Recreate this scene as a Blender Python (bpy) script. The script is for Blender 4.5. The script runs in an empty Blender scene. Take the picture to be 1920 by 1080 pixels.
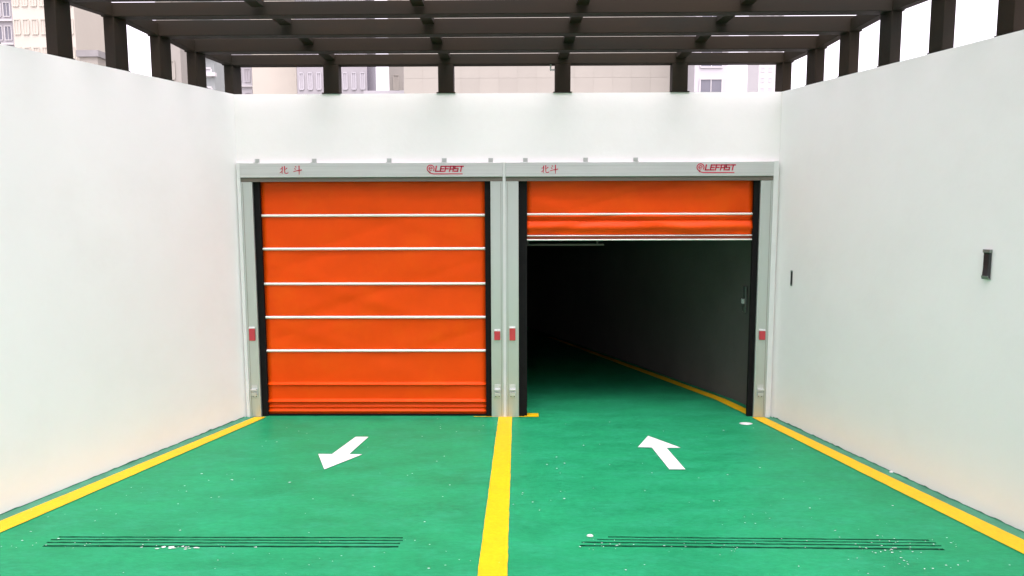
import bpy, bmesh, math, random
from mathutils import Vector, Matrix
R = math.radians
random.seed(7)
scene = bpy.context.scene
col = scene.collection

# ------------------------------------------------------------------ camera
cam_d = bpy.data.cameras.new('camera')
cam_d.sensor_fit = 'HORIZONTAL'
cam_d.sensor_width = 36.0
cam_d.lens = 36.0 * 1372.2 / 1920.0
cam_d.clip_start = 0.05
cam_d.clip_end = 3000
cam = bpy.data.objects.new('camera', cam_d)
col.objects.link(cam)
_p, _y, _r = R(6.125), R(0.651), R(-0.159)
fw = Vector((-math.sin(_y)*math.cos(_p), math.cos(_y)*math.cos(_p), -math.sin(_p)))
rt = Vector((math.cos(_y), math.sin(_y), 0)); up = rt.cross(fw)
r2 = rt*math.cos(_r) + up*math.sin(_r); u2 = -rt*math.sin(_r) + up*math.cos(_r)
m = Matrix((r2, u2, -fw)).transposed().to_4x4(); m.translation = Vector((0, 0, 2.4))
cam.matrix_world = m
scene.camera = cam

# ------------------------------------------------------------------ sky, sun, exposure (bright overcast day)
SUN_EL, SUN_AZ = R(70), R(165)          # azimuth clockwise from +Y: behind the camera, to the right
w = bpy.data.worlds.new('World'); scene.world = w; w.use_nodes = True
nt = w.node_tree; nt.nodes.clear()
out = nt.nodes.new('ShaderNodeOutputWorld'); bg = nt.nodes.new('ShaderNodeBackground')
sky = nt.nodes.new('ShaderNodeTexSky'); sky.sky_type = 'NISHITA'; sky.sun_disc = False
sky.sun_elevation = SUN_EL; sky.sun_rotation = SUN_AZ
sky.air_density = 1.0; sky.dust_density = 3.0; sky.ozone_density = 1.0
hs = nt.nodes.new('ShaderNodeHueSaturation'); hs.inputs['Saturation'].default_value = 0.12   # cloud cover greys the sky
nt.links.new(sky.outputs[0], hs.inputs['Color']); nt.links.new(hs.outputs[0], bg.inputs['Color'])
bg.inputs['Strength'].default_value = 0.15
nt.links.new(bg.outputs[0], out.inputs['Surface'])
sd = bpy.data.lights.new('sun', 'SUN'); sd.energy = 0.8; sd.angle = R(48); sd.color = (1.0, 0.97, 0.92)
so = bpy.data.objects.new('sun', sd); col.objects.link(so)
sdir = Vector((math.sin(SUN_AZ)*math.cos(SUN_EL), math.cos(SUN_AZ)*math.cos(SUN_EL), math.sin(SUN_EL)))
so.rotation_euler = sdir.to_track_quat('Z', 'Y').to_euler()
so.location = (6, -10, 20)
scene.view_settings.view_transform = 'Standard'
scene.view_settings.look = 'None'
scene.view_settings.gamma = 1.0
scene.view_settings.use_curve_mapping = False
scene.view_settings.exposure = 1.80
scene.view_settings.use_white_balance = True      # the phone's own white balance, leaning against the green floor
scene.view_settings.white_balance_temperature = 6500
scene.view_settings.white_balance_tint = 30
scene.render.film_transparent = False
scene.cycles.max_bounces = 10
scene.cycles.diffuse_bounces = 6
scene.cycles.use_denoising = True

# ------------------------------------------------------------------ materials
def mat(name, c, rough=0.6, metal=0.0, var=0.08, scale=3.0, bump=0.0, bscale=40.0, stretch=(1, 1, 1), tint=None, tint_lo=0.5, tint_hi=0.75, tint_scale=1.5, spec=0.5, coat=0.0, grain=0.0, gscale=45.0):
    M = bpy.data.materials.new(name); M.use_nodes = True
    n = M.node_tree.nodes; l = M.node_tree.links
    b = n['Principled BSDF']
    b.inputs['Roughness'].default_value = rough; b.inputs['Metallic'].default_value = metal
    b.inputs['Specular IOR Level'].default_value = spec
    b.inputs['Coat Weight'].default_value = coat
    tc = n.new('ShaderNodeTexCoord'); mp = n.new('ShaderNodeMapping'); mp.inputs['Scale'].default_value = stretch
    l.new(tc.outputs['Object'], mp.inputs['Vector'])
    nz = n.new('ShaderNodeTexNoise'); nz.inputs['Scale'].default_value = scale; nz.inputs['Detail'].default_value = 6
    nz.inputs['Roughness'].default_value = 0.62
    l.new(mp.outputs[0], nz.inputs['Vector'])
    rp = n.new('ShaderNodeValToRGB')
    rp.color_ramp.elements[0].position = 0.3; rp.color_ramp.elements[1].position = 0.7
    rp.color_ramp.elements[0].color = (*[max(0, x*(1-var)) for x in c], 1)
    rp.color_ramp.elements[1].color = (*[min(1, x*(1+var)) for x in c], 1)
    l.new(nz.outputs['Fac'], rp.inputs['Fac'])
    last = rp.outputs['Color']
    if tint:
        n2 = n.new('ShaderNodeTexNoise'); n2.inputs['Scale'].default_value = tint_scale; n2.inputs['Detail'].default_value = 8
        n2.inputs['Roughness'].default_value = 0.7
        l.new(mp.outputs[0], n2.inputs['Vector'])
        mr = n.new('ShaderNodeMapRange'); mr.inputs['From Min'].default_value = tint_lo; mr.inputs['From Max'].default_value = tint_hi
        l.new(n2.outputs['Fac'], mr.inputs['Value'])
        mx = n.new('ShaderNodeMix'); mx.data_type = 'RGBA'; mx.inputs['B'].default_value = (*tint, 1)
        l.new(mr.outputs[0], mx.inputs['Factor']); l.new(last, mx.inputs['A']); last = mx.outputs['Result']
    if grain:
        n4 = n.new('ShaderNodeTexNoise'); n4.inputs['Scale'].default_value = gscale; n4.inputs['Detail'].default_value = 7; n4.inputs['Roughness'].default_value = 0.75
        l.new(mp.outputs[0], n4.inputs['Vector'])
        m4 = n.new('ShaderNodeMapRange'); m4.inputs['From Min'].default_value = 0.3; m4.inputs['From Max'].default_value = 0.7
        m4.inputs['To Min'].default_value = 1-grain; m4.inputs['To Max'].default_value = 1+grain; m4.clamp = False
        l.new(n4.outputs['Fac'], m4.inputs['Value'])
        v4 = n.new('ShaderNodeVectorMath'); v4.operation = 'SCALE'
        l.new(last, v4.inputs[0]); l.new(m4.outputs[0], v4.inputs['Scale']); last = v4.outputs[0]
    l.new(last, b.inputs['Base Color'])
    # gentle roughness break-up
    r2 = n.new('ShaderNodeMapRange'); r2.inputs['To Min'].default_value = max(0.03, rough-0.08); r2.inputs['To Max'].default_value = min(1, rough+0.1)
    l.new(nz.outputs['Fac'], r2.inputs['Value']); l.new(r2.outputs[0], b.inputs['Roughness'])
    if bump:
        n3 = n.new('ShaderNodeTexNoise'); n3.inputs['Scale'].default_value = bscale; n3.inputs['Detail'].default_value = 5
        l.new(mp.outputs[0], n3.inputs['Vector'])
        bm_ = n.new('ShaderNodeBump'); bm_.inputs['Strength'].default_value = bump; bm_.inputs['Distance'].default_value = 0.01
        l.new(n3.outputs['Fac'], bm_.inputs['Height']); l.new(bm_.outputs[0], b.inputs['Normal'])
    return M

WALL = mat('white_wall_paint', (0.885, 0.875, 0.86), 0.75, var=0.02, scale=0.8, bump=0.12, bscale=18, tint=(0.84, 0.825, 0.805), tint_lo=0.5, tint_hi=0.85, tint_scale=0.9)
FLOOR = mat('green_floor_paint', (0.001, 0.25, 0.100), 0.45, var=0.16, spec=0.08, scale=2.2, bump=0.12, bscale=60, tint=(0.008, 0.285, 0.135), tint_lo=0.47, tint_hi=0.72, tint_scale=3.5, stretch=(0.6, 1.4, 1), grain=0.16, gscale=22)
GUTTER = mat('unsealed_green_edge', (0.04, 0.24, 0.135), 0.7, var=0.25, scale=6, bump=0.3, bscale=50)
GROOVE = mat('groove_dirt', (0.010, 0.10, 0.052), 0.95, spec=0.1, var=0.4, scale=14)
YELLOW = mat('yellow_line_paint', (0.74, 0.455, 0.001), 0.5, spec=0.25, var=0.07, scale=5, bump=0.15, bscale=50, tint=(0.62, 0.44, 0.03), tint_lo=0.6, tint_hi=0.85, tint_scale=9, grain=0.10, gscale=30)
WHITE = mat('white_marking_paint', (0.74, 0.74, 0.72), 0.5, var=0.05, scale=8, bump=0.15, bscale=50, grain=0.08, gscale=30)
FLECK = mat('dried_plaster', (0.50, 0.62, 0.55), 0.8, var=0.1, scale=20)
ORANGE = mat('orange_pvc_curtain', (0.82, 0.070, 0.0), 0.42, spec=0.14, var=0.05, scale=2.5, bump=0.10, bscale=6, tint=(0.84, 0.090, 0.0), tint_lo=0.5, tint_hi=0.75, tint_scale=2.0)
BAR = mat('pale_aluminium_bar', (0.85, 0.83, 0.76), 0.4, 0.0, var=0.03)
STEEL = mat('galvanised_steel', (0.52, 0.57, 0.54), 0.36, 0.6, var=0.05, scale=3, stretch=(1, 1, 0.25), tint=(0.46, 0.49, 0.44), tint_lo=0.5, tint_hi=0.8)
STEEL2 = mat('brushed_header_steel', (0.60, 0.63, 0.61), 0.38, 0.55, var=0.06, scale=3, stretch=(0.3, 1, 14))
TRIM = mat('pale_trim', (0.70, 0.73, 0.71), 0.5, 0.1, var=0.04)
LIP = mat('dull_brown_lip', (0.16, 0.14, 0.115), 0.6, 0.2, var=0.15, stretch=(0.3, 1, 1))
BLACK = mat('black_guide', (0.006, 0.006, 0.006), 0.7, var=0.3, spec=0.15)
RED = mat('red_lens', (0.50, 0.03, 0.045), 0.3, var=0.1, coat=0.4)
REDINK = mat('red_lettering', (0.55, 0.012, 0.05), 0.5, var=0.05)
BEAM = mat('dark_brown_steel', (0.016, 0.0105, 0.0045), 0.7, spec=0.2, var=0.25, scale=1.6, stretch=(0.4, 1, 1), tint=(0.010, 0.0098, 0.0055), tint_lo=0.45, tint_hi=0.65, tint_scale=1.2)
CONC = mat('shaded_tunnel_concrete', (0.015, 0.015, 0.015), 0.95, spec=0.05, var=0.25, scale=2, bump=0.3, bscale=25)  # near black: the bay's darkness is put into this colour
INWALL = mat('shaded_tunnel_wall', (0.11, 0.112, 0.10), 0.9, spec=0.1, var=0.1, scale=1.2, bump=0.2, bscale=20)  # pale wall coloured dark to carry the shade inside the bay
READER = mat('black_plastic', (0.014, 0.014, 0.016), 0.35, var=0.2)
SILVER = mat('satin_silver', (0.22, 0.25, 0.23), 0.35, 0.6, var=0.05)
GLASSY = mat('dark_lens', (0.008, 0.008, 0.009), 0.4, var=0.1)
GROUND = mat('outer_concrete_ground', (0.30, 0.29, 0.27), 0.9, var=0.12, scale=0.3)
ROOFM = mat('roof_membrane', (0.22, 0.22, 0.21), 0.9, var=0.15, scale=0.5)
B_LILAC = mat('lilac_grey_render', (0.31, 0.305, 0.31), 0.85, var=0.05, scale=0.2)
B_CREAM = mat('cream_render', (0.46, 0.44, 0.365), 0.85, var=0.04, scale=0.2)
B_BEIGE = mat('beige_stone_panel', (0.31, 0.297, 0.25), 0.8, var=0.05, scale=0.25)
B_BEIGE2 = mat('beige_grey_render', (0.27, 0.262, 0.225), 0.8, var=0.05, scale=0.2)
B_JOINT = mat('panel_joint', (0.296, 0.288, 0.242), 0.9, var=0.05)
B_PALE = mat('pale_lilac_render', (0.42, 0.42, 0.43), 0.85, var=0.04, scale=0.2)
B_TRIM = mat('white_ledge', (0.46, 0.46, 0.45), 0.7, var=0.03)
B_GLASS = mat('far_window_glass', (0.13, 0.135, 0.155), 0.2, var=0.15, scale=0.3)
B_SHADEV = mat('violet_side_shade', (0.08, 0.07, 0.10), 0.2, var=0.15, scale=0.3)  # dark tone stands for shade on the lilac block's side
B_MID = mat('mid_lilac_window', (0.35, 0.345, 0.355), 0.6, var=0.08, scale=0.3)
B_SAND = mat('sand_window', (0.44, 0.418, 0.345), 0.6, var=0.08, scale=0.3)
B_GREEN = mat('grey_green_louvre', (0.24, 0.27, 0.255), 0.7, var=0.06)

# ------------------------------------------------------------------ mesh helpers
class MB:
    def __init__(s): s.v = []; s.f = []; s.mi = []
    def face(s, pts, mi=0):
        b = len(s.v); s.v += [tuple(p) for p in pts]; s.f.append(tuple(range(b, b+len(pts)))); s.mi.append(mi)
    def box(s, x0, x1, y0, y1, z0, z1, mi=0):
        b = len(s.v)
        s.v += [(x0,y0,z0),(x1,y0,z0),(x1,y1,z0),(x0,y1,z0),(x0,y0,z1),(x1,y0,z1),(x1,y1,z1),(x0,y1,z1)]
        for q in ((0,3,2,1),(4,5,6,7),(0,1,5,4),(1,2,6,5),(2,3,7,6),(3,0,4,7)):
            s.f.append(tuple(b+i for i in q)); s.mi.append(mi)
    def prism(s, poly, z0, z1, mi=0):
        """vertical prism over a ground polygon (counter-clockwise)"""
        n = len(poly); b = len(s.v)
        s.v += [(x, y, z0) for x, y in poly] + [(x, y, z1) for x, y in poly]
        s.f.append(tuple(b+i for i in reversed(range(n)))); s.mi.append(mi)
        s.f.append(tuple(b+n+i for i in range(n))); s.mi.append(mi)
        for i in range(n):
            j = (i+1) % n; s.f.append((b+i, b+j, b+n+j, b+n+i)); s.mi.append(mi)
    def hexa(s, lo, hi, mi=0):
        b = len(s.v); s.v += [tuple(p) for p in lo] + [tuple(p) for p in hi]
        for q in ((0,3,2,1),(4,5,6,7),(0,1,5,4),(1,2,6,5),(2,3,7,6),(3,0,4,7)):
            s.f.append(tuple(b+i for i in q)); s.mi.append(mi)
    def extrude_xz(s, poly, y0, y1, mi=0):
        """flat polygon in the x-z plane given thickness along y (y0 front)"""
        n = len(poly); b = len(s.v)
        s.v += [(x, y0, z) for x, z in poly] + [(x, y1, z) for x, z in poly]
        s.f.append(tuple(b+i for i in range(n))); s.mi.append(mi)
        s.f.append(tuple(b+n+i for i in reversed(range(n)))); s.mi.append(mi)
        for i in range(n):
            j = (i+1) % n; s.f.append((b+i, b+n+i, b+n+j, b+j)); s.mi.append(mi)
    def stroke(s, pts, wd, y0, y1, mi=0):
        """a pen stroke in x-z: polyline with width (single number or one per point)"""
        n = len(pts); ws = wd if isinstance(wd, (list, tuple)) else [wd]*n
        L = []; Rr = []
        for i, (x, z) in enumerate(pts):
            a = pts[max(0, i-1)]; c = pts[min(n-1, i+1)]
            dx, dz = c[0]-a[0], c[1]-a[1]; d = math.hypot(dx, dz) or 1
            L.append((x-dz/d*ws[i]/2, z+dx/d*ws[i]/2)); Rr.append((x+dz/d*ws[i]/2, z-dx/d*ws[i]/2))
        for i in range(n-1): s.extrude_xz([L[i], Rr[i], Rr[i+1], L[i+1]], y0, y1, mi)
    def mesh(s, name, mats):
        me = bpy.data.meshes.new(name); me.from_pydata(s.v, [], s.f)
        mats = mats if isinstance(mats, (list, tuple)) else [mats]
        for q in mats: me.materials.append(q)
        me.polygons.foreach_set('material_index', s.mi)
        me.validate(); me.update()
        bm = bmesh.new(); bm.from_mesh(me); bmesh.ops.recalc_face_normals(bm, faces=bm.faces); bm.to_mesh(me); bm.free()
        return me
    def build(s, name, mats, parent=None, bevel=0.0, loc=(0, 0, 0), smooth=False):
        me = s.mesh(name, mats)
        return link(name, me, parent, bevel, loc, smooth)

def link(name, me, parent=None, bevel=0.0, loc=(0, 0, 0), smooth=False):
    o = bpy.data.objects.new(name, me); col.objects.link(o); o.parent = parent; o.location = loc
    if bevel:
        bv = o.modifiers.new('bevel', 'BEVEL'); bv.width = bevel; bv.segments = 2; bv.limit_method = 'ANGLE'; bv.harden_normals = False
    if smooth:
        for p in me.polygons: p.use_smooth = True
    return o
def tag(o, label=None, cat=None, group=None, kind=None):
    for k, v in (('label', label), ('category', cat), ('group', group), ('kind', kind)):
        if v: o[k] = v
    return o
def empty(name, loc=(0, 0, 0)):
    o = bpy.data.objects.new(name, None); o.empty_display_size = 0.2; o.location = loc; col.objects.link(o); return o
def simple_box(name, b, m_, parent=None, bevel=0.0, origin=None):
    x0, x1, y0, y1, z0, z1 = b
    cx, cy, cz = (x0+x1)/2, (y0+y1)/2, (z0+z1)/2
    mb = MB(); mb.box(x0-cx, x1-cx, y0-cy, y1-cy, z0-cz, z1-cz)
    return mb.build(name, m_, parent, bevel, (cx, cy, cz))

# ------------------------------------------------------------------ layout constants (metres)
YW = 8.33                                   # face of the back wall
WT = 3.69                                   # top of the walls
def xl(y): return -3.20 - 0.3304*(YW - max(y, 1.0))   # inner face of the left wall (it splays outwards to the viewer)
def xr(y): return 2.905 + 0.2716*(YW - max(y, 1.0))   # inner face of the right wall
Y_FRONT = -9.0                              # ramp walls run on unseen behind the viewer, cutting low skylight
Y_END = 21.0                                # end of the tunnel

# ------------------------------------------------------------------ ground and driveway
g = MB()
for q in ((-900, 900, -300, 8.9), (-900, -7.5, 8.9, 21.5), (3.6, 900, 8.9, 21.5), (-900, 900, 21.5, 1500)):
    g.face([(q[0], q[2], -0.06), (q[1], q[2], -0.06), (q[1], q[3], -0.06), (q[0], q[3], -0.06)])
tag(g.build('ground', GROUND), kind='structure')

# driveway sheet, with two sets of four anti-slip grooves cut into it
rows = [(5.150, 0.009), (5.106, 0.008), (5.060, 0.009), (5.005, 0.012)]
ext_l = [(-3.42, -0.867), (-3.45, -0.860), (-3.45, -0.873), (-3.44, -0.876)]
ext_r = [(0.643, 2.970), (0.560, 2.996), (0.440, 3.010), (0.428, 2.996)]
ybr = [4.90]
for yc, hw in sorted(rows): ybr += [yc-hw, yc+hw]
ybr.append(5.25)
xs = sorted(set([round(v, 4) for e in ext_l+ext_r for v in e] + [round(-3.40+0.05*i, 4) for i in range(51)] + [round(0.70+0.05*i, 4) for i in range(46)]))
jit = {}
def warp(x, y, j):
    if 0 < j < len(ybr)-1:
        if x > 0.3: y += 0.026 - 0.0175*(x-0.4)
        elif x > -0.8: y += 0.024*(x+0.8)/1.1
        k = (round(x, 4), j)
        if k not in jit: jit[k] = random.gauss(0, 0.0016)
        y += jit[k]
    return y
fl = MB()
xx = [None] + xs + [None]
def in_groove(xa, xb, j):
    if j % 2 == 0: return False
    idx = 3 - (j-1)//2                        # rows are listed far to near, ybr near to far
    for e in (ext_l[idx], ext_r[idx]):
        if xa >= e[0]-1e-6 and xb <= e[1]+1e-6: return True
    return False
for j in range(len(ybr)-1):
    for i in range(len(xx)-1):
        def P(ii, jj):
            y = ybr[jj]
            if xx[ii] is None: x = xl(y) if ii == 0 else xr(y); return (x, y)
            return (xx[ii], warp(xx[ii], y, jj))
        a, b, c, d = P(i, j), P(i+1, j), P(i+1, j+1), P(i, j+1)
        if xx[i] is not None and xx[i+1] is not None and in_groove(xx[i], xx[i+1], j):
            dz = -0.025
            fl.face([(*q, dz) for q in (a, b, c, d)], 1)
            fl.face([(*a, dz), (*d, dz), (*d, 0), (*a, 0)], 1) if not (i > 0 and xx[i-1] is not None and in_groove(xx[i-1], xx[i], j)) else None
            fl.face([(*b, dz), (*b, 0), (*c, 0), (*c, dz)], 1) if not (xx[i+2] is not None and in_groove(xx[i+1], xx[i+2], j)) else None
            fl.face([(*a, dz), (*a, 0), (*b, 0), (*b, dz)], 1)
            fl.face([(*d, dz), (*c, dz), (*c, 0), (*d, 0)], 1)
        else:
            fl.face([(*q, 0) for q in (a, b, c, d)])
fl.face([(xl(Y_FRONT), Y_FRONT, 0), (xr(Y_FRONT), Y_FRONT, 0), (xr(1.0), 1.0, 0), (xl(1.0), 1.0, 0)])
fl.face([(xl(1.0), 1.0, 0), (xr(1.0), 1.0, 0), (xr(4.9), 4.9, 0), (xl(4.9), 4.9, 0)])
fl.face([(xl(5.25), 5.25, 0), (xr(5.25), 5.25, 0), (xr(YW), YW, 0), (xl(YW), YW, 0)])
TL = lambda y: -3.2 - 0.2716*(y - YW)       # tunnel walls, both bending off to the left
TR = lambda y: 2.905 - 0.2716*(y - YW)
Y_R, SL = 9.1, 0.06                        # inside, the floor runs level, then tilts down so it catches less light
fl.face([(-3.2, YW, 0), (2.905, YW, 0), (TR(Y_R), Y_R, 0), (TL(Y_R), Y_R, 0)])
ZE = -SL*(Y_END-Y_R)
fl.face([(TL(Y_R), Y_R, 0), (TR(Y_R), Y_R, 0), (TR(Y_END), Y_END, ZE), (TL(Y_END), Y_END, ZE)])
drive = fl.build('driveway', [FLOOR, GROOVE]); tag(drive, 'green painted ramp floor with grooves cut across it', kind='structure')
fl2 = MB(); fl2.face([(-40, -60, -0.03), (40, -60, -0.03), (40, Y_FRONT, -0.03), (-40, Y_FRONT, -0.03)])
tag(fl2.build('road', GROUND), kind='structure')

def ragged_strip(name, a_of_y, b_of_y, y0, y1, z, m_, parent, step=0.06, j=0.0012, label=None, zf=None):
    n = max(2, int((y1-y0)/step)); A = []; B = []
    for i in range(n+1):
        y = y0 + (y1-y0)*i/n
        A.append((a_of_y(y)+random.gauss(0, j), y, z)); B.append((b_of_y(y)+random.gauss(0, j), y, z))
    s = MB()
    for i in range(n): s.face([A[i], B[i], B[i+1], A[i+1]])
    if zf: s.v = [(x, y, z+zf(y)) for x, y, z in s.v]
    o = s.build(name, m_, parent)
    if label: o['label'] = label
    return o
gr = lambda y: max(0.0, (8.28 - y)/3.3)
ragged_strip('gutter_strip', lambda y: xl(y)+0.001, lambda y: xl(y)+0.135, Y_FRONT, 8.27, 0.003, GUTTER, drive, j=0.004)
ragged_strip('gutter_strip', lambda y: xr(y)-0.125, lambda y: xr(y)-0.001, Y_FRONT, 8.27, 0.003, GUTTER, drive, j=0.004)
ragged_strip('yellow_line', lambda y: xl(y)+0.122, lambda y: xl(y)+0.255+0.085*min(1.5, gr(y)), Y_FRONT, 8.285, 0.006, YELLOW, drive, label='yellow edge line along the left wall')
ragged_strip('yellow_line', lambda y: xr(y)-0.245-0.085*min(1.5, gr(y)), lambda y: xr(y)-0.100-0.025*min(1.5, gr(y)), Y_FRONT, 8.285, 0.006, YELLOW, drive, label='yellow edge line along the right wall')
ragged_strip('yellow_line', lambda y: -0.255-0.008*gr(y)*3.3, lambda y: -0.098+0.0025*gr(y)*3.3, Y_FRONT, 8.288, 0.006, YELLOW, drive, label='yellow line between the two lanes')
ragged_strip('yellow_line', lambda y: TR(y)-0.24, lambda y: TR(y)-0.10, 8.40, 16.0, 0.006, YELLOW, drive, zf=lambda y: -0.06*max(0, y-9.1), label='yellow edge line continuing into the open bay')
cb = MB(); cb.face([(-0.545, 8.290, 0.007), (0.21, 8.290, 0.007), (0.21, 8.31, 0.007), (-0.545, 8.31, 0.007)])
cb.face([(0.045, 8.312, 0.007), (0.213, 8.312, 0.007), (0.209, 8.44, 0.007), (0.05, 8.44, 0.007)])
tag(cb.build('yellow_line', YELLOW, drive), 'short yellow cross bar at the foot of the middle posts')
def arrow(pts, label):
    s = MB(); s.face([(x, y, 0.006) for x, y in pts])
    me = s.mesh('arrow_marking', WHITE)
    bm = bmesh.new(); bm.from_mesh(me); bmesh.ops.triangulate(bm, faces=bm.faces); bm.to_mesh(me); bm.free()
    o = link('arrow_marking', me, drive); o['label'] = label
arrow([(-1.749,7.535),(-1.86,6.982),(-1.996,6.986),(-1.823,6.559),(-1.56,6.976),(-1.69,6.984),(-1.613,7.535)], 'white arrow pointing out, before the closed door')
arrow([(1.355,7.579),(1.188,7.205),(1.326,7.192),(1.377,6.57),(1.525,6.57),(1.473,7.184),(1.616,7.190)], 'white arrow pointing in, before the open bay')

# dried paint and plaster flecks (nobody could count them)
fk = MB()
def fleck(x, y, r):
    n = random.randint(5, 7); a0 = random.random()*6
    fk.face([(x+r*random.uniform(.5, 1.2)*math.cos(a0+6.283*i/n)*1.5, y+r*random.uniform(.5, 1.2)*math.sin(a0+6.283*i/n), 0.005+0.002*random.random()) for i in range(n)])
for _ in range(95):
    y = random.uniform(4.4, 8.1); fleck(random.uniform(xl(y)+.3, xr(y)-.3), y, abs(random.gauss(0.0025, 0.003))+0.0015)
for cx, cy, sx, sy, n, r in [(-2.45,4.98,.10,.012,16,.012),(-3.0,5.0,.5,.03,20,.004),(2.75,5.06,.28,.10,34,.006),(2.6,4.82,.25,.08,20,.006),(0.6,5.03,.12,.03,14,.006),(1.6,5.0,.5,.05,26,.004),(-0.75,7.3,.25,.4,12,.006),(-3.4,5.7,.25,.4,24,.005),(0.45,6.2,.4,.4,14,.006),(2.2,5.6,.5,.3,16,.005),(-1.2,4.85,.8,.2,22,.004)]:
    for _ in range(n): fleck(random.gauss(cx, sx), random.gauss(cy, sy), r*random.uniform(.4, 1.3))
tag(fk.build('paint_flecks', FLECK), 'scattered white flecks of dried paint on the green floor', 'paint flecks', kind='stuff')

def lump(name, x, y, rx, ry, h, label, cat, m_=FLECK):
    bm = bmesh.new(); bmesh.ops.create_icosphere(bm, subdivisions=2, radius=1)
    for v in bm.verts:
        k = random.uniform(.88, 1.1); v.co = Vector((v.co.x*rx*k, v.co.y*ry*k, (max(v.co.z, -0.15)+0.15)*h*random.uniform(.9, 1.1)))
    me = bpy.data.meshes.new(name); bm.to_mesh(me); bm.free(); me.materials.append(m_)
    o = link(name, me, None, 0, (x, y, 0.001), True); tag(o, label, cat); return o
lump('plaster_splat', 2.528, 8.03, 0.075, 0.045, 0.012, 'flat white oval splat before the right post of the open bay', 'splat', WHITE)
lump('plaster_lump', 0.512, 5.18, 0.026, 0.018, 0.014, 'white lump at the left end of the right grooves', 'lump', WHITE)
lump('plaster_lump', 3.39, 6.51, 0.020, 0.016, 0.010, 'white lump beside the right wall base', 'lump', WHITE)

# ------------------------------------------------------------------ walls
def side_wall(xf, sgn, label):
    s = MB(); T = 0.26; N = 40
    prof = []
    ys = [Y_FRONT + (YW+0.27-Y_FRONT)*i/N for i in range(N+1)]
    for i in range(N):
        a, b = ys[i], ys[i+1]
        pts = [(xf(a), a), (xf(b), b), (xf(b)+sgn*T, b), (xf(a)+sgn*T, a)]
        lo = [(*p, -0.05) for p in pts]; hi = [(*p, WT) for p in pts]
        s.face([lo[0], lo[1], hi[1], hi[0]]); s.face([lo[2], lo[3], hi[3], hi[2]]); s.face(hi)
        if i == 0: s.face([lo[3], lo[0], hi[0], hi[3]])
        if i == N-1: s.face([lo[1], lo[2], hi[2], hi[1]])
    o = s.build('side_wall', WALL); tag(o, label, 'wall', kind='thing')
    # green floor paint lapped unevenly up the foot of the wall
    e = MB(); n = 420; A = []; B = []
    for i in range(n+1):
        y = Y_FRONT + (8.28-Y_FRONT)*i/n; x = xf(y)-sgn*0.003
        A.append((x, y, 0.0)); B.append((x, y, 0.008+abs(random.gauss(0, 0.005))))
    for i in range(n): e.face([A[i], A[i+1], B[i+1], B[i]])
    e.build('paint_edge', GUTTER, o)
    return o
wall_l = side_wall(xl, -1, 'tall white painted side wall left of the closed orange door')
wall_r = side_wall(xr, 1, 'tall white painted side wall carrying two black readers, right of the bay')
OP_L = (-3.06, -0.33); OP_R = (-0.02, 2.73); OP_T = 2.85; YB = YW + 0.24
s = MB()
s.box(-3.198, 2.903, YW, YB, OP_T, WT - 0.002)
s.box(-3.198, OP_L[0], YW, YB, -0.05, OP_T); s.box(OP_L[1], OP_R[0], YW, YB, -0.05, OP_T); s.box(OP_R[1], 2.903, YW, YB, -0.05, OP_T)
tag(s.build('back_wall', WALL), 'white back wall above the two doors', 'wall', kind='thing')

# tunnel behind the doors
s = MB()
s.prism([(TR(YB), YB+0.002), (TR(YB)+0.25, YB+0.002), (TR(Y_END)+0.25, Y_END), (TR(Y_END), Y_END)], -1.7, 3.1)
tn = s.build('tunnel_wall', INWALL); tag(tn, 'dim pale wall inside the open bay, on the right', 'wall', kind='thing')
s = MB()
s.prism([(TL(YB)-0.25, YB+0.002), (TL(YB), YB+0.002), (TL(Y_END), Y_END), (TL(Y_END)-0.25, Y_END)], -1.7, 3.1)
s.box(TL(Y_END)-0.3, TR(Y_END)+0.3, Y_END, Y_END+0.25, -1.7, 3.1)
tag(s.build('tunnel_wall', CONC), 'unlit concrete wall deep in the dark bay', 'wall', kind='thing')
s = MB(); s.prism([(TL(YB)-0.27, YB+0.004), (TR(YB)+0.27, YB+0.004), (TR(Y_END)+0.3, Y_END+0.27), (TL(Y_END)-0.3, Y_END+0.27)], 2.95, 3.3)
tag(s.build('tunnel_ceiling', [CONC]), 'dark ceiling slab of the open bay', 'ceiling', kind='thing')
s = MB(); s.box(0.02, 1.05, 9.2, 9.26, 1.945, 1.968)
tag(s.build('ceiling_rail', LIP), 'thin metal rail hanging in the dark, just below the raised curtain', 'rail')
for x in (0.1, 0.97):
    simple_box('hanger', (x-.01, x+.01, 9.22, 9.24, 1.969, 2.949), LIP, bpy.data.objects['ceiling_rail'])
sw = empty('wall_switch', (TR(8.9), 8.9, 1.30))
simple_box('back_plate', (-0.02, 0.0, -0.05, 0.05, -0.16, 0.16), SILVER, sw, 0.003)
simple_box('knob', (-0.045, -0.021, -0.03, 0.03, -0.05, 0.01), TRIM, sw, 0.004)
tag(sw, 'small metal switch box on the wall inside the open bay', 'switch')

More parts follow.
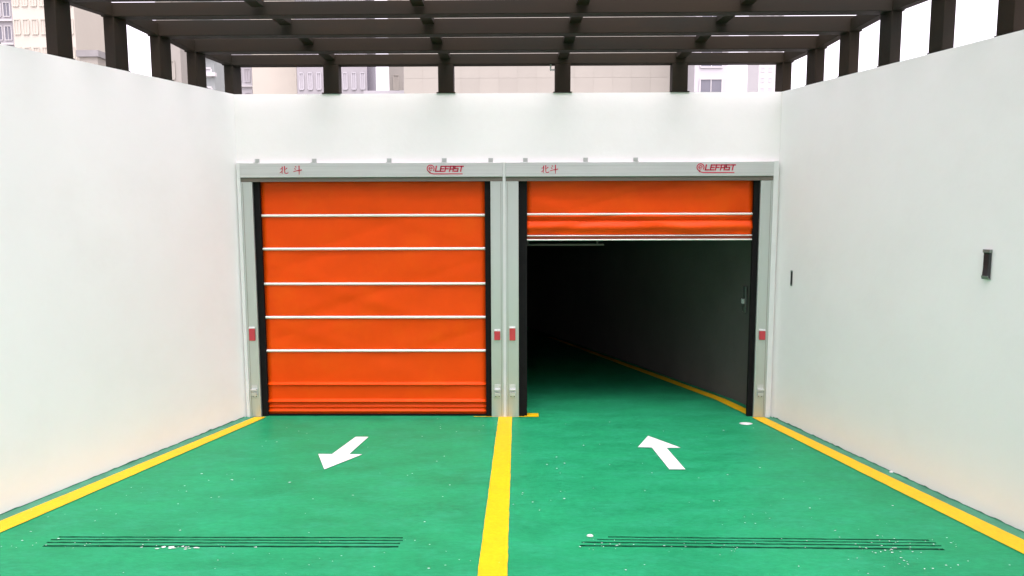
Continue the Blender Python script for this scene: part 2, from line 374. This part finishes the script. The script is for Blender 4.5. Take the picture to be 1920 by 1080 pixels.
# ------------------------------------------------------------------ rolling doors
YP = 8.295      # front of side posts
YH = 8.278      # front of header
YC = 8.378      # curtain
def lettering_beidou(x0, x1, gap, z0, z1):
    """two brush written characters, each built stroke by stroke"""
    out_ = []; mb = MB(); cw = (x1-x0-gap)/2; H = z1-z0; y0, y1 = YH-0.0025, YH-0.0002
    def S(ox, pts, wd):
        nonlocal mb
        mb.stroke([(ox+px*cw, z0+pz*H) for px, pz in pts], [q*H for q in wd] if isinstance(wd, list) else wd*H, y0, y1)
    o = x0
    S(o, [(.34,.90),(.33,.5),(.30,.05)], [.13,.10,.06]); S(o, [(.06,.60),(.33,.66)], [.07,.10]); S(o, [(.02,.16),(.2,.26),(.34,.38)], [.05,.10,.06])
    S(o, [(.60,.95),(.60,.5),(.62,.16)], [.13,.10,.09]); S(o, [(.92,.74),(.76,.62),(.63,.54)], [.11,.08,.05]); S(o, [(.60,.14),(.80,.10),(1.0,.14),(1.0,.28)], [.09,.10,.09,.04])
    out_.append(mb); mb = MB(); o = x0+cw+gap
    S(o, [(.22,.92),(.36,.80)], [.08,.12]); S(o, [(.12,.68),(.28,.56)], [.08,.12]); S(o, [(.0,.30),(.4,.40),(1.0,.50)], [.08,.09,.12])
    S(o, [(.68,1.0),(.68,.5),(.67,-.05)], [.13,.11,.06])
    return out_ + [mb]
def lettering_logo(x0, x1, z0, z1):
    mb = MB(); y0, y1 = YH-0.0025, YH-0.0002; H = z1-z0
    r = H*0.36; cx = x0+r; cz = z0+H*0.60; t = H*0.10
    ring = lambda rr, a0, a1, n: [(cx+rr*math.cos(a0+(a1-a0)*i/n), cz+rr*math.sin(a0+(a1-a0)*i/n)) for i in range(n+1)]
    mb.stroke(ring(r, R(-40), R(270), 18), t, y0, y1)
    mb.stroke([(cx-r*.45, cz), (cx+r*.5, cz)], t*.8, y0, y1); mb.stroke(ring(r*.5, 0, R(310), 12), t*.8, y0, y1)
    # underline sweeping out of the ring
    mb.stroke([(cx-r*.9, cz-r*.5), (cx-r*.2, cz-r*1.25), (cx+r*.8, z0+t*.6), (x1-H*.12, z0+t*.6)], [t*.5, t, t*1.1, t*.9], y0, y1)
    gl = {'L': [[(0,1),(0,0),(1,0)]], 'E': [[(1,1),(0,1),(0,0),(1,0)],[(0,.5),(.9,.5)]], 'F': [[(1,1),(0,1),(0,0)],[(0,.5),(.85,.5)]],
          'A': [[(0,0),(0,1),(1,1),(1,0)],[(0,.45),(1,.45)]], 'S': [[(1,1),(0,1),(0,.52),(1,.52),(1,0),(0,0)]], 'T': [[(0,1),(1,1)],[(.5,1),(.5,0)]]}
    X = cx+r+H*.14; n = 6; st = (x1-X)/n; lw = st*.70; b = z0+H*.33; lh = H*.50; t2 = H*.13
    out_ = [('emblem', mb)]
    for k, ch in enumerate('LEFAST'):
        mb = MB(); out_.append(('letter', mb))
        for pl in gl[ch]:
            for a, c in zip(pl[:-1], pl[1:]):
                sl = 0.10*H                                  # slight forward slant
                p = (X+k*st+a[0]*lw+a[1]*sl, b+a[1]*lh); q = (X+k*st+c[0]*lw+c[1]*sl, b+c[1]*lh)
                d = math.hypot(q[0]-p[0], q[1]-p[1]); ux, uz = (q[0]-p[0])/d*t2*.5, (q[1]-p[1])/d*t2*.5
                mb.stroke([(p[0]-ux, p[1]-uz), (q[0]+ux, q[1]+uz)], t2, y0, y1)
    return out_

def fabric(x0, x1, zt, zb, prof=None, amp=0.004, nx=36, nz=None, seed=0, sag=0.0):
    """curtain cloth: a sheet with thickness; prof(z)->forward bulge, plus soft wrinkles"""
    rnd = random.Random(seed); ph = [rnd.uniform(0, 6.28) for _ in range(8)]
    nz = nz or max(4, int((zt-zb)/0.02)); mb = MB(); T = 0.004
    def off(x, z):
        e = math.sin((x*1.7+ph[0])+math.sin(z*9+ph[1])*1.2)*.5 + math.sin(x*3.9+z*11+ph[2])*.3 + math.sin(x*8.3-z*17+ph[3])*.2
        e += 0.9*max(0, math.sin(x*2.3+z*7.5+ph[4]))**6 - 0.8*max(0, math.sin(x*3.1-z*9.5+ph[5]))**8
        edge = min(1, (x-x0)/.15, (x1-x)/.15)
        return (prof(z) if prof else 0) + amp*e*max(0, edge)
    G = []
    for i in range(nz+1):
        z = zt+(zb-zt)*i/nz; row = []
        for k in range(nx+1):
            x = x0+(x1-x0)*k/nx
            zz = z + sag*math.sin(3.1416*(x-x0)/(x1-x0))*i/nz
            row.append((x, YC-off(x, z), zz))
        G.append(row)
    b = len(mb.v); W = nx+1
    for row in G: mb.v += row
    for row in G: mb.v += [(x, y+T, z) for x, y, z in row]
    n = (nz+1)*W
    for i in range(nz):
        for k in range(nx):
            a = i*W+k; mb.f.append((a, a+W, a+W+1, a+1)); mb.mi.append(0); mb.f.append((n+a, n+a+1, n+a+W+1, n+a+W)); mb.mi.append(0)
    for k in range(nx):
        mb.f.append((k, k+1, n+k+1, n+k)); mb.mi.append(0); a = nz*W+k; mb.f.append((a, n+a, n+a+1, a+1)); mb.mi.append(0)
    for i in range(nz):
        a = i*W; mb.f.append((a, n+a, n+a+W, a+W)); mb.mi.append(0); a = i*W+nx; mb.f.append((a, a+W, n+a+W, n+a)); mb.mi.append(0)
    return mb
def bar(x0, x1, z, h, parent, m_=BAR, proud=0.016, name='wind_bar'):
    mb = MB(); n = 10; r = h/2
    pr = [(YC-0.004-proud*math.sin(math.pi*i/n), z+r*math.cos(math.pi*i/n)) for i in range(n+1)]
    b = len(mb.v); mb.v += [(x0, y, q) for y, q in pr] + [(x1, y, q) for y, q in pr]; k = n+1
    for i in range(n): mb.f.append((b+i, b+i+1, b+k+i+1, b+k+i)); mb.mi.append(0)
    mb.f.append(tuple(b+i for i in range(k))); mb.mi.append(0); mb.f.append(tuple(b+k+i for i in reversed(range(k)))); mb.mi.append(0)
    mb.f.append((b, b+k, b+2*k-1, b+k-1)); mb.mi.append(0)
    return mb.build(name, m_, parent)

def door(name, xo0, xp0, xg0, xc0, xc1, xg1, xp1, xo1, letters, closed, label):
    """outer trim | post | black guide | curtain | black guide | post | outer trim"""
    root = empty(name, ((xo0+xo1)/2, YW, 0)); tag(root, label, 'rolling door', 'rolling doors side by side in the back wall', 'thing')
    ox = (xo0+xo1)/2
    inv = Matrix.Translation((-ox, -YW, 0))
    def own(o, p=root):
        return o
    kids = []
    def B(nm, b, m_, parent=None, bevel=0.0, lab=None):
        o = simple_box(nm, b, m_, None, bevel); kids.append((o, parent))
        if lab: o['label'] = lab
        return o
    def K(o, parent=None): kids.append((o, parent)); return o
    # posts
    for side, (a, b) in enumerate(((xp0, xg0), (xg1, xp1))):
        po = MB(); po.box(a, b, YP, YW-0.002, 0.0, 2.715)
        po = K(po.build('side_post', STEEL, None, 0.003))
        cx = (a+b)/2
        # pressed seam down the outer third of the post
        xs_ = a+0.022 if side == 0 else b-0.022
        B('seam', (xs_-0.0015, xs_+0.0015, YP-0.002, YP+0.001, 0.02, 2.70), LIP, po)
        zt = 1.045 if (side == 0) else 1.012
        B('signal_lens', (cx-0.034, cx+0.034, YP-0.022, YP-0.0005, 0.905 if side == 0 else 0.91, zt), RED, po, 0.006)
        B('lens_cap', (cx-0.036, cx+0.036, YP-0.020, YP-0.0005, zt+0.002, zt+0.018), TRIM, po, 0.003)
        bb = MB()
        bb.box(cx-0.036, cx+0.036, YP-0.006, YP-0.0005, 0.235, 0.385)
        bb.box(cx-0.034, cx+0.034, YP-0.045, YP-0.006, 0.325, 0.338)
        bb.box(cx-0.030, cx+0.030, YP-0.034, YP-0.006, 0.262, 0.300)
        K(bb.build('sensor_bracket', STEEL2, None, 0.002), po)
        for dx in (-0.02, 0.02): B('screw', (cx+dx-0.005, cx+dx+0.005, YP-0.010, YP-0.0062, 0.243, 0.253), LIP, po)
    # outer trims
    B('edge_trim', (xo0, xp0-0.001, YP-0.006, YW-0.002, 0.0, 2.93), TRIM, None, 0.002)
    B('edge_trim', (xp1+0.001, xo1, YP-0.006, YW-0.002, 0.0, 2.93), TRIM, None, 0.002)
    # black curtain guides
    B('curtain_guide', (xg0-0.03, xc0+0.012, YW+0.003, YW+0.042, 0.0, 2.72), BLACK)
    B('curtain_guide', (xc1-0.012, xg1+0.03, YW+0.003, YW+0.042, 0.0, 2.72), BLACK)
    # header housing
    hd = MB(); hd.box(xp0, xp1, YH, YW-0.001, 2.765, 2.925)
    hd = K(hd.build('header_housing', STEEL2, None, 0.003))
    for zz in (2.80, 2.885): B('pressed_line', (xp0+0.01, xp1-0.01, YH-0.0012, YH+0.001, zz, zz+0.003), STEEL, hd)
    B('header_lip', (xp0+0.002, xp1-0.002, YH+0.014, YW-0.001, 2.717, 2.763), LIP)
    for q in lettering_beidou(*letters[0]): K(q.build('character', REDINK), hd)
    for nm, q in lettering_logo(*letters[1]): K(q.build(nm, REDINK), hd)
    for bx in letters[2]:
        mb = MB(); mb.box(bx-0.028, bx+0.028, YW-0.05, YW-0.001, 2.926, 2.932); mb.box(bx-0.026, bx+0.026, YW-0.006, YW-0.001, 2.9325, 2.975)
        mb.box(bx-0.012, bx+0.012, YW-0.016, YW-0.007, 2.945, 2.967)
        K(mb.build('mounting_bracket', STEEL, None, 0.0))
    # curtain
    if closed:
        zs = [2.725, 2.337, 1.956, 1.553, 1.164, 0.771]
        for i in range(5):
            K(fabric(xc0, xc1, zs[i]-0.004, zs[i+1]+0.004, amp=0.006, seed=11+i).build('curtain_panel', ORANGE, None, smooth=True))
            K(bar(xc0-0.004, xc1+0.012, zs[i+1], 0.030, None))
        def prof(z):
            q = lambda c, wd, hgt: hgt*math.exp(-((z-c)/wd)**2)
            step = lambda c: 1/(1+math.exp((z-c)/0.006))
            return q(.372, .013, .030) + q(.172, .014, .034) + q(.108, .013, .018) + q(.055, .016, .026) + 0.006*step(.35)
        K(fabric(xc0, xc1, 0.767, 0.02, prof=prof, amp=0.0025, nz=110, seed=31).build('curtain_panel', ORANGE, None, smooth=True))
        B('bottom_seal', (xc0+.01, xc1-.01, YC-0.030, YC+0.012, 0.002, 0.019), BLACK)
    else:
        K(fabric(xc0, xc1, 2.725, 2.349, amp=0.013, seed=51).build('curtain_panel', ORANGE, None, smooth=True))
        K(bar(xc0-0.004, xc1+0.012, 2.344, 0.026, None))
        def prof(z):
            q = lambda c, wd, hgt: hgt*math.exp(-((z-c)/wd)**2)
            return q(2.318, .018, .016) - q(2.272, .011, .016) + q(2.195, .050, .032)
        K(fabric(xc0, xc1, 2.34, 2.112, prof=prof, amp=0.016, nz=50, nx=60, seed=57).build('curtain_panel', ORANGE, None, smooth=True))
        K(bar(xc0-0.002, xc1+0.004, 2.101, 0.014, None, proud=0.02, name='bottom_rail'))
        B('bottom_band', (xc0, xc1, YC-0.010, YC+0.012, 2.065, 2.093), mat('dark_red_band', (0.28, 0.04, 0.015), 0.6))
        K(bar(xc0-0.002, xc1+0.004, 2.053, 0.018, None, proud=0.022, name='bottom_rail'))
    # parent everything, keeping world placement
    for o, p in kids:
        if p is None: o.parent = root; o.location = Vector(o.location) - Vector(root.location)
    for o, p in kids:
        if p is not None:
            o.parent = p; o.location = Vector(o.location) - (Vector(p.location) + Vector(root.location))
    return root
door('rolling_door', -3.190, -3.150, -3.022, -2.965, -0.388, -0.334, -0.196, -0.181,
     ((-2.700, -2.448, 0.060, 2.800, 2.895), (-1.040, -0.631, 2.792, 2.900), (-2.965, -2.32, -1.473, -0.852, -0.33)), True,
     'closed orange roll-up door with five pale bars, in grey frame')
door('rolling_door', -0.179, -0.163, -0.018, 0.066, 2.645, 2.694, 2.830, 2.884,
     ((0.233, 0.424, 0.012, 2.800, 2.895), (1.972, 2.402, 2.797, 2.905), (0.059, 0.735, 1.296)), False,
     'orange roll-up door raised almost fully above the dark open bay')

# ------------------------------------------------------------------ card readers on the right wall
def reader(y, z, hgt, wid, dep, label, screen):
    ang = math.atan(0.2716)
    root = empty('access_reader', (xr(y), y, z)); root.rotation_euler.z = ang
    tag(root, label, 'reader', 'readers on the right wall')
    # local: -x points out of the wall, y runs along it
    h2, w2 = hgt/2, wid/2
    mb = MB(); mb.extrude_xz([(0, 0)], 0, 0) if False else None
    pr = [(-0.001, -h2), (-dep*.75, -h2), (-dep, -h2*.8), (-dep*.8, -h2*.35), (-dep*.8, h2*.7), (-dep*.95, h2*.82), (-dep*.95, h2), (-0.001, h2)]
    mb.extrude_xz(pr, -w2, w2); mb.build('housing', READER, root, 0.012)
    simple_box('cap', (-dep*.99, -0.002, -w2*1.04, w2*1.04, h2*.80, h2*1.03), SILVER, root, 0.003)
    mb = MB(); mb.extrude_xz([(-dep*1.04, -h2*.82), (-dep*.80, -h2*1.03), (-0.003, -h2*1.03), (-0.003, -h2*.95), (-dep*.72, -h2*.95), (-dep*.97, -h2*.78)], -w2*1.03, w2*1.03)
    mb.build('bumper', SILVER, root, 0.002)
    if screen:
        simple_box('screen', (-dep*.84, -dep*.802, -w2*.7, w2*.7, -h2*.05, h2*.62), GLASSY, root)
        simple_box('sensor_window', (-dep*.86, -dep*.803, -w2*.3, w2*.3, h2*.32, h2*.38), READER, root)
    return root
reader(5.69, 1.968, 0.225, 0.062, 0.030, 'larger black reader with silver cap, nearer the viewer on the right wall', True)
reader(8.04, 1.642, 0.165, 0.03, 0.010, 'small slim black reader on the right wall beside the open bay', True)

# ------------------------------------------------------------------ steel canopy over the ramp
can = empty('canopy', (0, YW+0.07, WT)); tag(can, 'dark brown steel canopy of posts and cross beams on the white walls', 'canopy')
KO = Vector(can.location)
def cpart(name, mb, bevel=0.004, m_=BEAM):
    o = mb.build(name, m_, can, bevel); o.location = -KO; return o
S_ = 0.14
yrear = [8.47, 7.94, 7.455, 6.94, 6.38, 5.76, 5.16, 4.56, 3.96, 3.36, 2.76, 2.16, 1.56] + [0.96-0.6*i for i in range(16)]     # rear face per cross beam; unseen ones behind viewer added to cut low skylight
yrear[0] = 8.47
zbot = [4.005, 4.04, 4.098, 4.155, 4.165, 4.175, 4.185, 4.195, 4.205, 4.215, 4.225, 4.235, 4.245] + [4.25]*16
ztop = [zbot[0]+0.145]
for k in range(1, len(yrear)): ztop.append(zbot[k] + 0.155)
# beam depths: each stands just below the sight line under the one before it, so slivers of sky show between
for k in range(0, 4):
    sl = (zbot[k+1]-2.4)/yrear[k+1]; yf = yrear[k]-S_
    ztop[k] = min(ztop[k]+0.05, 2.4+sl*yf-0.0035)
dyl = [0, 0, 0.028, 0.038, 0.042] + [0.042]*24       # the beams run a little out of square
PT = 0.10
def quad(f, sg, ya, yb, t0, t1):
    q = [(f(ya)+sg*t0, ya), (f(ya)+sg*t1, ya), (f(yb)+sg*t1, yb), (f(yb)+sg*t0, yb)]
    return q if sg > 0 else [q[1], q[0], q[3], q[2]]
for k in range(len(yrear)):
    yb = yrear[k]; ya = yb-S_; d = dyl[k]
    mb = MB()
    o = 0.12
    mb.hexa([(xl(ya+d)-o, ya+d, zbot[k]), (xr(ya)+o, ya, zbot[k]), (xr(yb)+o, yb, zbot[k]), (xl(yb+d)-o, yb+d, zbot[k])],
            [(xl(ya+d)-o, ya+d, ztop[k]), (xr(ya)+o, ya, ztop[k]), (xr(yb)+o, yb, ztop[k]), (xl(yb+d)-o, yb+d, ztop[k])])
    cpart('cross_beam', mb)
    for f, sg in ((xl, -1), (xr, 1)):
        dd = d if sg < 0 else 0
        mb = MB(); mb.prism(quad(f, sg, ya+dd+0.001, yb+dd-0.001, 0.003, PT), WT+0.012, zbot[k]-0.001); cpart('post', mb)
        mb = MB(); mb.prism(quad(f, sg, ya+dd-0.012, yb+dd+0.012, 0.001, PT+0.02), WT+0.001, WT+0.011); cpart('base_plate', mb, 0.002)
# eaves rails between the posts along both side walls
for k in range(len(yrear)-1):
    for f, sg in ((xl, -1), (xr, 1)):
        ya = yrear[k+1]+0.001+(dyl[k+1] if sg < 0 else 0); yb = yrear[k]-S_-0.001+(dyl[k] if sg < 0 else 0)
        q = quad(f, sg, ya, yb, 0.005, PT-0.004)
        zz = [zbot[k+1]+0.003]*2 + [zbot[k]+0.003]*2
        mb = MB(); mb.hexa([(*p, z) for p, z in zip(q, zz)], [(*p, z+0.12) for p, z in zip(q, zz)])
        cpart('eaves_rail', mb, 0.003)
# rear posts and the rafters that run from them towards the viewer
RX = [-2.105, -0.825, 0.476, 1.775]
for x in RX:
    mb = MB(); mb.box(x-0.086, x+0.086, yrear[0]-S_+0.001, yrear[0]-0.001, WT+0.012, zbot[0]-0.001); cpart('post', mb)
    mb = MB(); mb.box(x-0.105, x+0.105, yrear[0]-S_-0.012, yrear[0]+0.012, WT+0.001, WT+0.011); cpart('base_plate', mb, 0.002)
    for k in range(len(yrear)-1):
        ya, yb = yrear[k+1]+0.001+dyl[k+1], yrear[k]-S_-0.001
        fan = lambda y: -0.17 + (x+0.17)*(1+0.085*(YW-max(y, 1.0)))
        zb0, zb1 = ztop[k+1]-0.060, ztop[k]-0.060
        mb = MB(); hw = 0.055
        mb.hexa([(fan(ya)-hw,ya,zb0),(fan(ya)+hw,ya,zb0),(fan(yb)+hw,yb,zb1),(fan(yb)-hw,yb,zb1)],
                [(fan(ya)-hw,ya,ztop[k+1]-.006),(fan(ya)+hw,ya,ztop[k+1]-.006),(fan(yb)+hw,yb,ztop[k]-.006),(fan(yb)-hw,yb,ztop[k]-.006)])
        cpart('rafter', mb, 0.003)
# small white conduit elbow below the rear beam
mb = MB(); mb.box(0.335, 0.350, 8.38, 8.395, 3.955, 4.004); mb.box(0.335, 0.389, 8.38, 8.395, 3.940, 3.9545)
tag(mb.build('conduit_elbow', B_TRIM), 'tiny white conduit elbow under the rear canopy beam', 'conduit')

# ------------------------------------------------------------------ buildings beyond
def sx(px): return (px-975.6)/1372.2*1.006
def building(name, label, p0, p1, Y, depth, H, wm, cols, fl0=3.0, win=(1.5, 1.7), gm=B_GLASS, ledge=True, base=0.0, parapet=True, roof_m=ROOFM, fm=None):
    x0, x1 = sx(p0)*Y, sx(p1)*Y
    root = empty(name, ((x0+x1)/2, Y, 0)); tag(root, label, 'building')
    W = x1-x0
    mb = MB(); mb.box(-W/2, W/2, 0, depth, 0, H); mb.build('wall', wm, root)
    if parapet:
        mb = MB(); mb.box(-W/2-.2, W/2+.2, -.2, depth+.2, H+.01, H+.6); mb.build('roof', roof_m, root)
    if cols:
        nf = int((H-1)/fl0); cw = W/cols
        wmsh = MB(); wmsh.box(-win[0]/2, win[0]/2, -0.03, 0.05, -win[1]/2, win[1]/2)
        wmsh.box(-win[0]/2, win[0]/2, -0.10, -0.031, -win[1]/2-.06, -win[1]/2+.04, 1); wmsh.box(-win[0]/2, win[0]/2, -0.10, -0.031, win[1]/2-.04, win[1]/2+.06, 1)
        wmsh.box(-win[0]/2-.05, -win[0]/2+.05, -0.09, -0.031, -win[1]/2+.041, win[1]/2-.041, 1); wmsh.box(win[0]/2-.05, win[0]/2+.05, -0.09, -0.031, -win[1]/2+.041, win[1]/2-.041, 1)
        wmsh.box(-.03, .03, -0.08, -0.031, -win[1]/2+.041, win[1]/2-.041, 1)
        me = wmsh.mesh('window', [gm, fm or B_TRIM])
        lm = None
        if ledge:
            q = MB(); q.box(-W/2-.02, W/2+.15, -0.28, 0.0, -0.11, 0.11); lm = q.mesh('ledge', B_TRIM)
        for fz in range(nf):
            z = base + 1.6 + fz*fl0
            for c in range(cols):
                link('window', me, root, 0, (-W/2+cw*(c+.5), 0, z))
            if ledge: link('ledge', lm, root, 0, (0, -0.001, z-1.35))
    return root
building('apartment_tower', 'grey lilac tower with many windows and white ledges, far left', -130, 53, 95, 12, 46, B_LILAC, 11, 2.9, (0.85, 1.7))
building('apartment_tower', 'tall beige tower beside the grey windowed tower, far left', 54, 167, 80, 6, 40, B_CREAM, 7, 2.9, (0.6, 1.5), gm=B_SAND, ledge=False, fm=B_SAND)
building('apartment_house', 'low beige house below bright sky, seen past the second left post', 172, 205, 70, 2.5, 16.7, B_BEIGE, 3, 3.0, (0.45, 1.9), gm=B_TRIM, ledge=False)
building('apartment_tower', 'narrow tan block behind the third left gap of the canopy', 316, 357, 60, 3, 26, B_BEIGE2, 1, 3.0, (0.8, 1.4), gm=B_BEIGE, ledge=False, fm=B_BEIGE)
building('apartment_tower', 'grey green block behind the leftmost narrow gap of the canopy', 382, 418, 48, 1.8, 22, B_GREEN, 1, 1.2, (0.9, 0.5), gm=B_PALE, ledge=True)
building('apartment_block', 'pale lilac block left of the cream block, rear left gap', 424, 486, 96, 10, 34, B_PALE, 4, 3.0, (0.7, 1.6), gm=B_MID, ledge=True, fm=B_MID)
building('apartment_block', 'plain cream block in the middle of the rear left gap', 487, 568, 88, 10, 36, B_CREAM, 0)
lb = building('apartment_block', 'lilac block with window strips left of the bright sky slot', 569, 697, 80, 4.9, 32, B_LILAC, 8, 2.9, (0.45, 1.7), gm=B_MID, ledge=False, fm=B_PALE)
hw_ = (sx(697)-sx(569))*80/2
mb = MB(); mb.box(hw_+0.001, hw_+0.06, 0.15, 4.75, 1.0, 31.5); tag(mb.build('shaded_side', B_SHADEV, lb), 'dark violet side of the lilac block, its shade painted in')
building('podium', 'low pale podium roof closing the sky slot below', 690, 768, 75, 3, 14.3, B_PALE, 0, parapet=False)
building('apartment_block', 'slim beige grey block right of the bright sky slot', 737, 763, 84, 8, 34, B_BEIGE2, 1, 3.0, (0.6, 1.6), gm=B_BEIGE, ledge=False, fm=B_BEIGE)
building('apartment_block', 'pale lilac block with grey windows in the rear right gap', 1292, 1352, 58, 10, 24, B_PALE, 1, 3.2, (1.7, 2.3), gm=B_GLASS, ledge=False)
building('apartment_tower', 'very pale far tower at the end of the rear right gap', 1408, 1450, 240, 12, 78, B_TRIM, 3, 3.2, (1.2, 1.4), gm=B_PALE, ledge=False)
# long panel-clad block: each facing panel is a piece
Y = 62; x0, x1 = sx(764)*Y, sx(1282)*Y; W = x1-x0
root = empty('office_block', ((x0+x1)/2, Y, 0)); tag(root, 'long beige panel clad block behind the middle of the canopy', 'building')
mb = MB(); mb.box(-W/2, W/2, 0, 12, 0, 22); mb.build('wall', B_JOINT, root)
mb = MB(); mb.box(-W/2-.2, W/2+.2, -.2, 12.2, 22.01, 22.5); mb.build('roof', ROOFM, root)
nc, nr = 15, 15; pw, ph = W/nc, 22/nr
mats3 = []
for i in range(3):
    mats3.append(mat('facing_panel_%d' % i, tuple(c*(1+(i-1)*0.03) for c in (0.305, 0.298, 0.25)), 0.8, var=0.04, scale=0.4))
pm = []
for i in range(3):
    q = MB(); q.box(-pw/2+.008, pw/2-.008, -0.016, -0.001, -ph/2+.008, ph/2-.008); pm.append(q.mesh('panel', mats3[i]))
for r_ in range(nr):
    for c_ in range(nc):
        link('panel', pm[random.choice((0, 1, 1, 2))], root, 0, (-W/2+pw*(c_+.5), 0, ph*(r_+.5)))
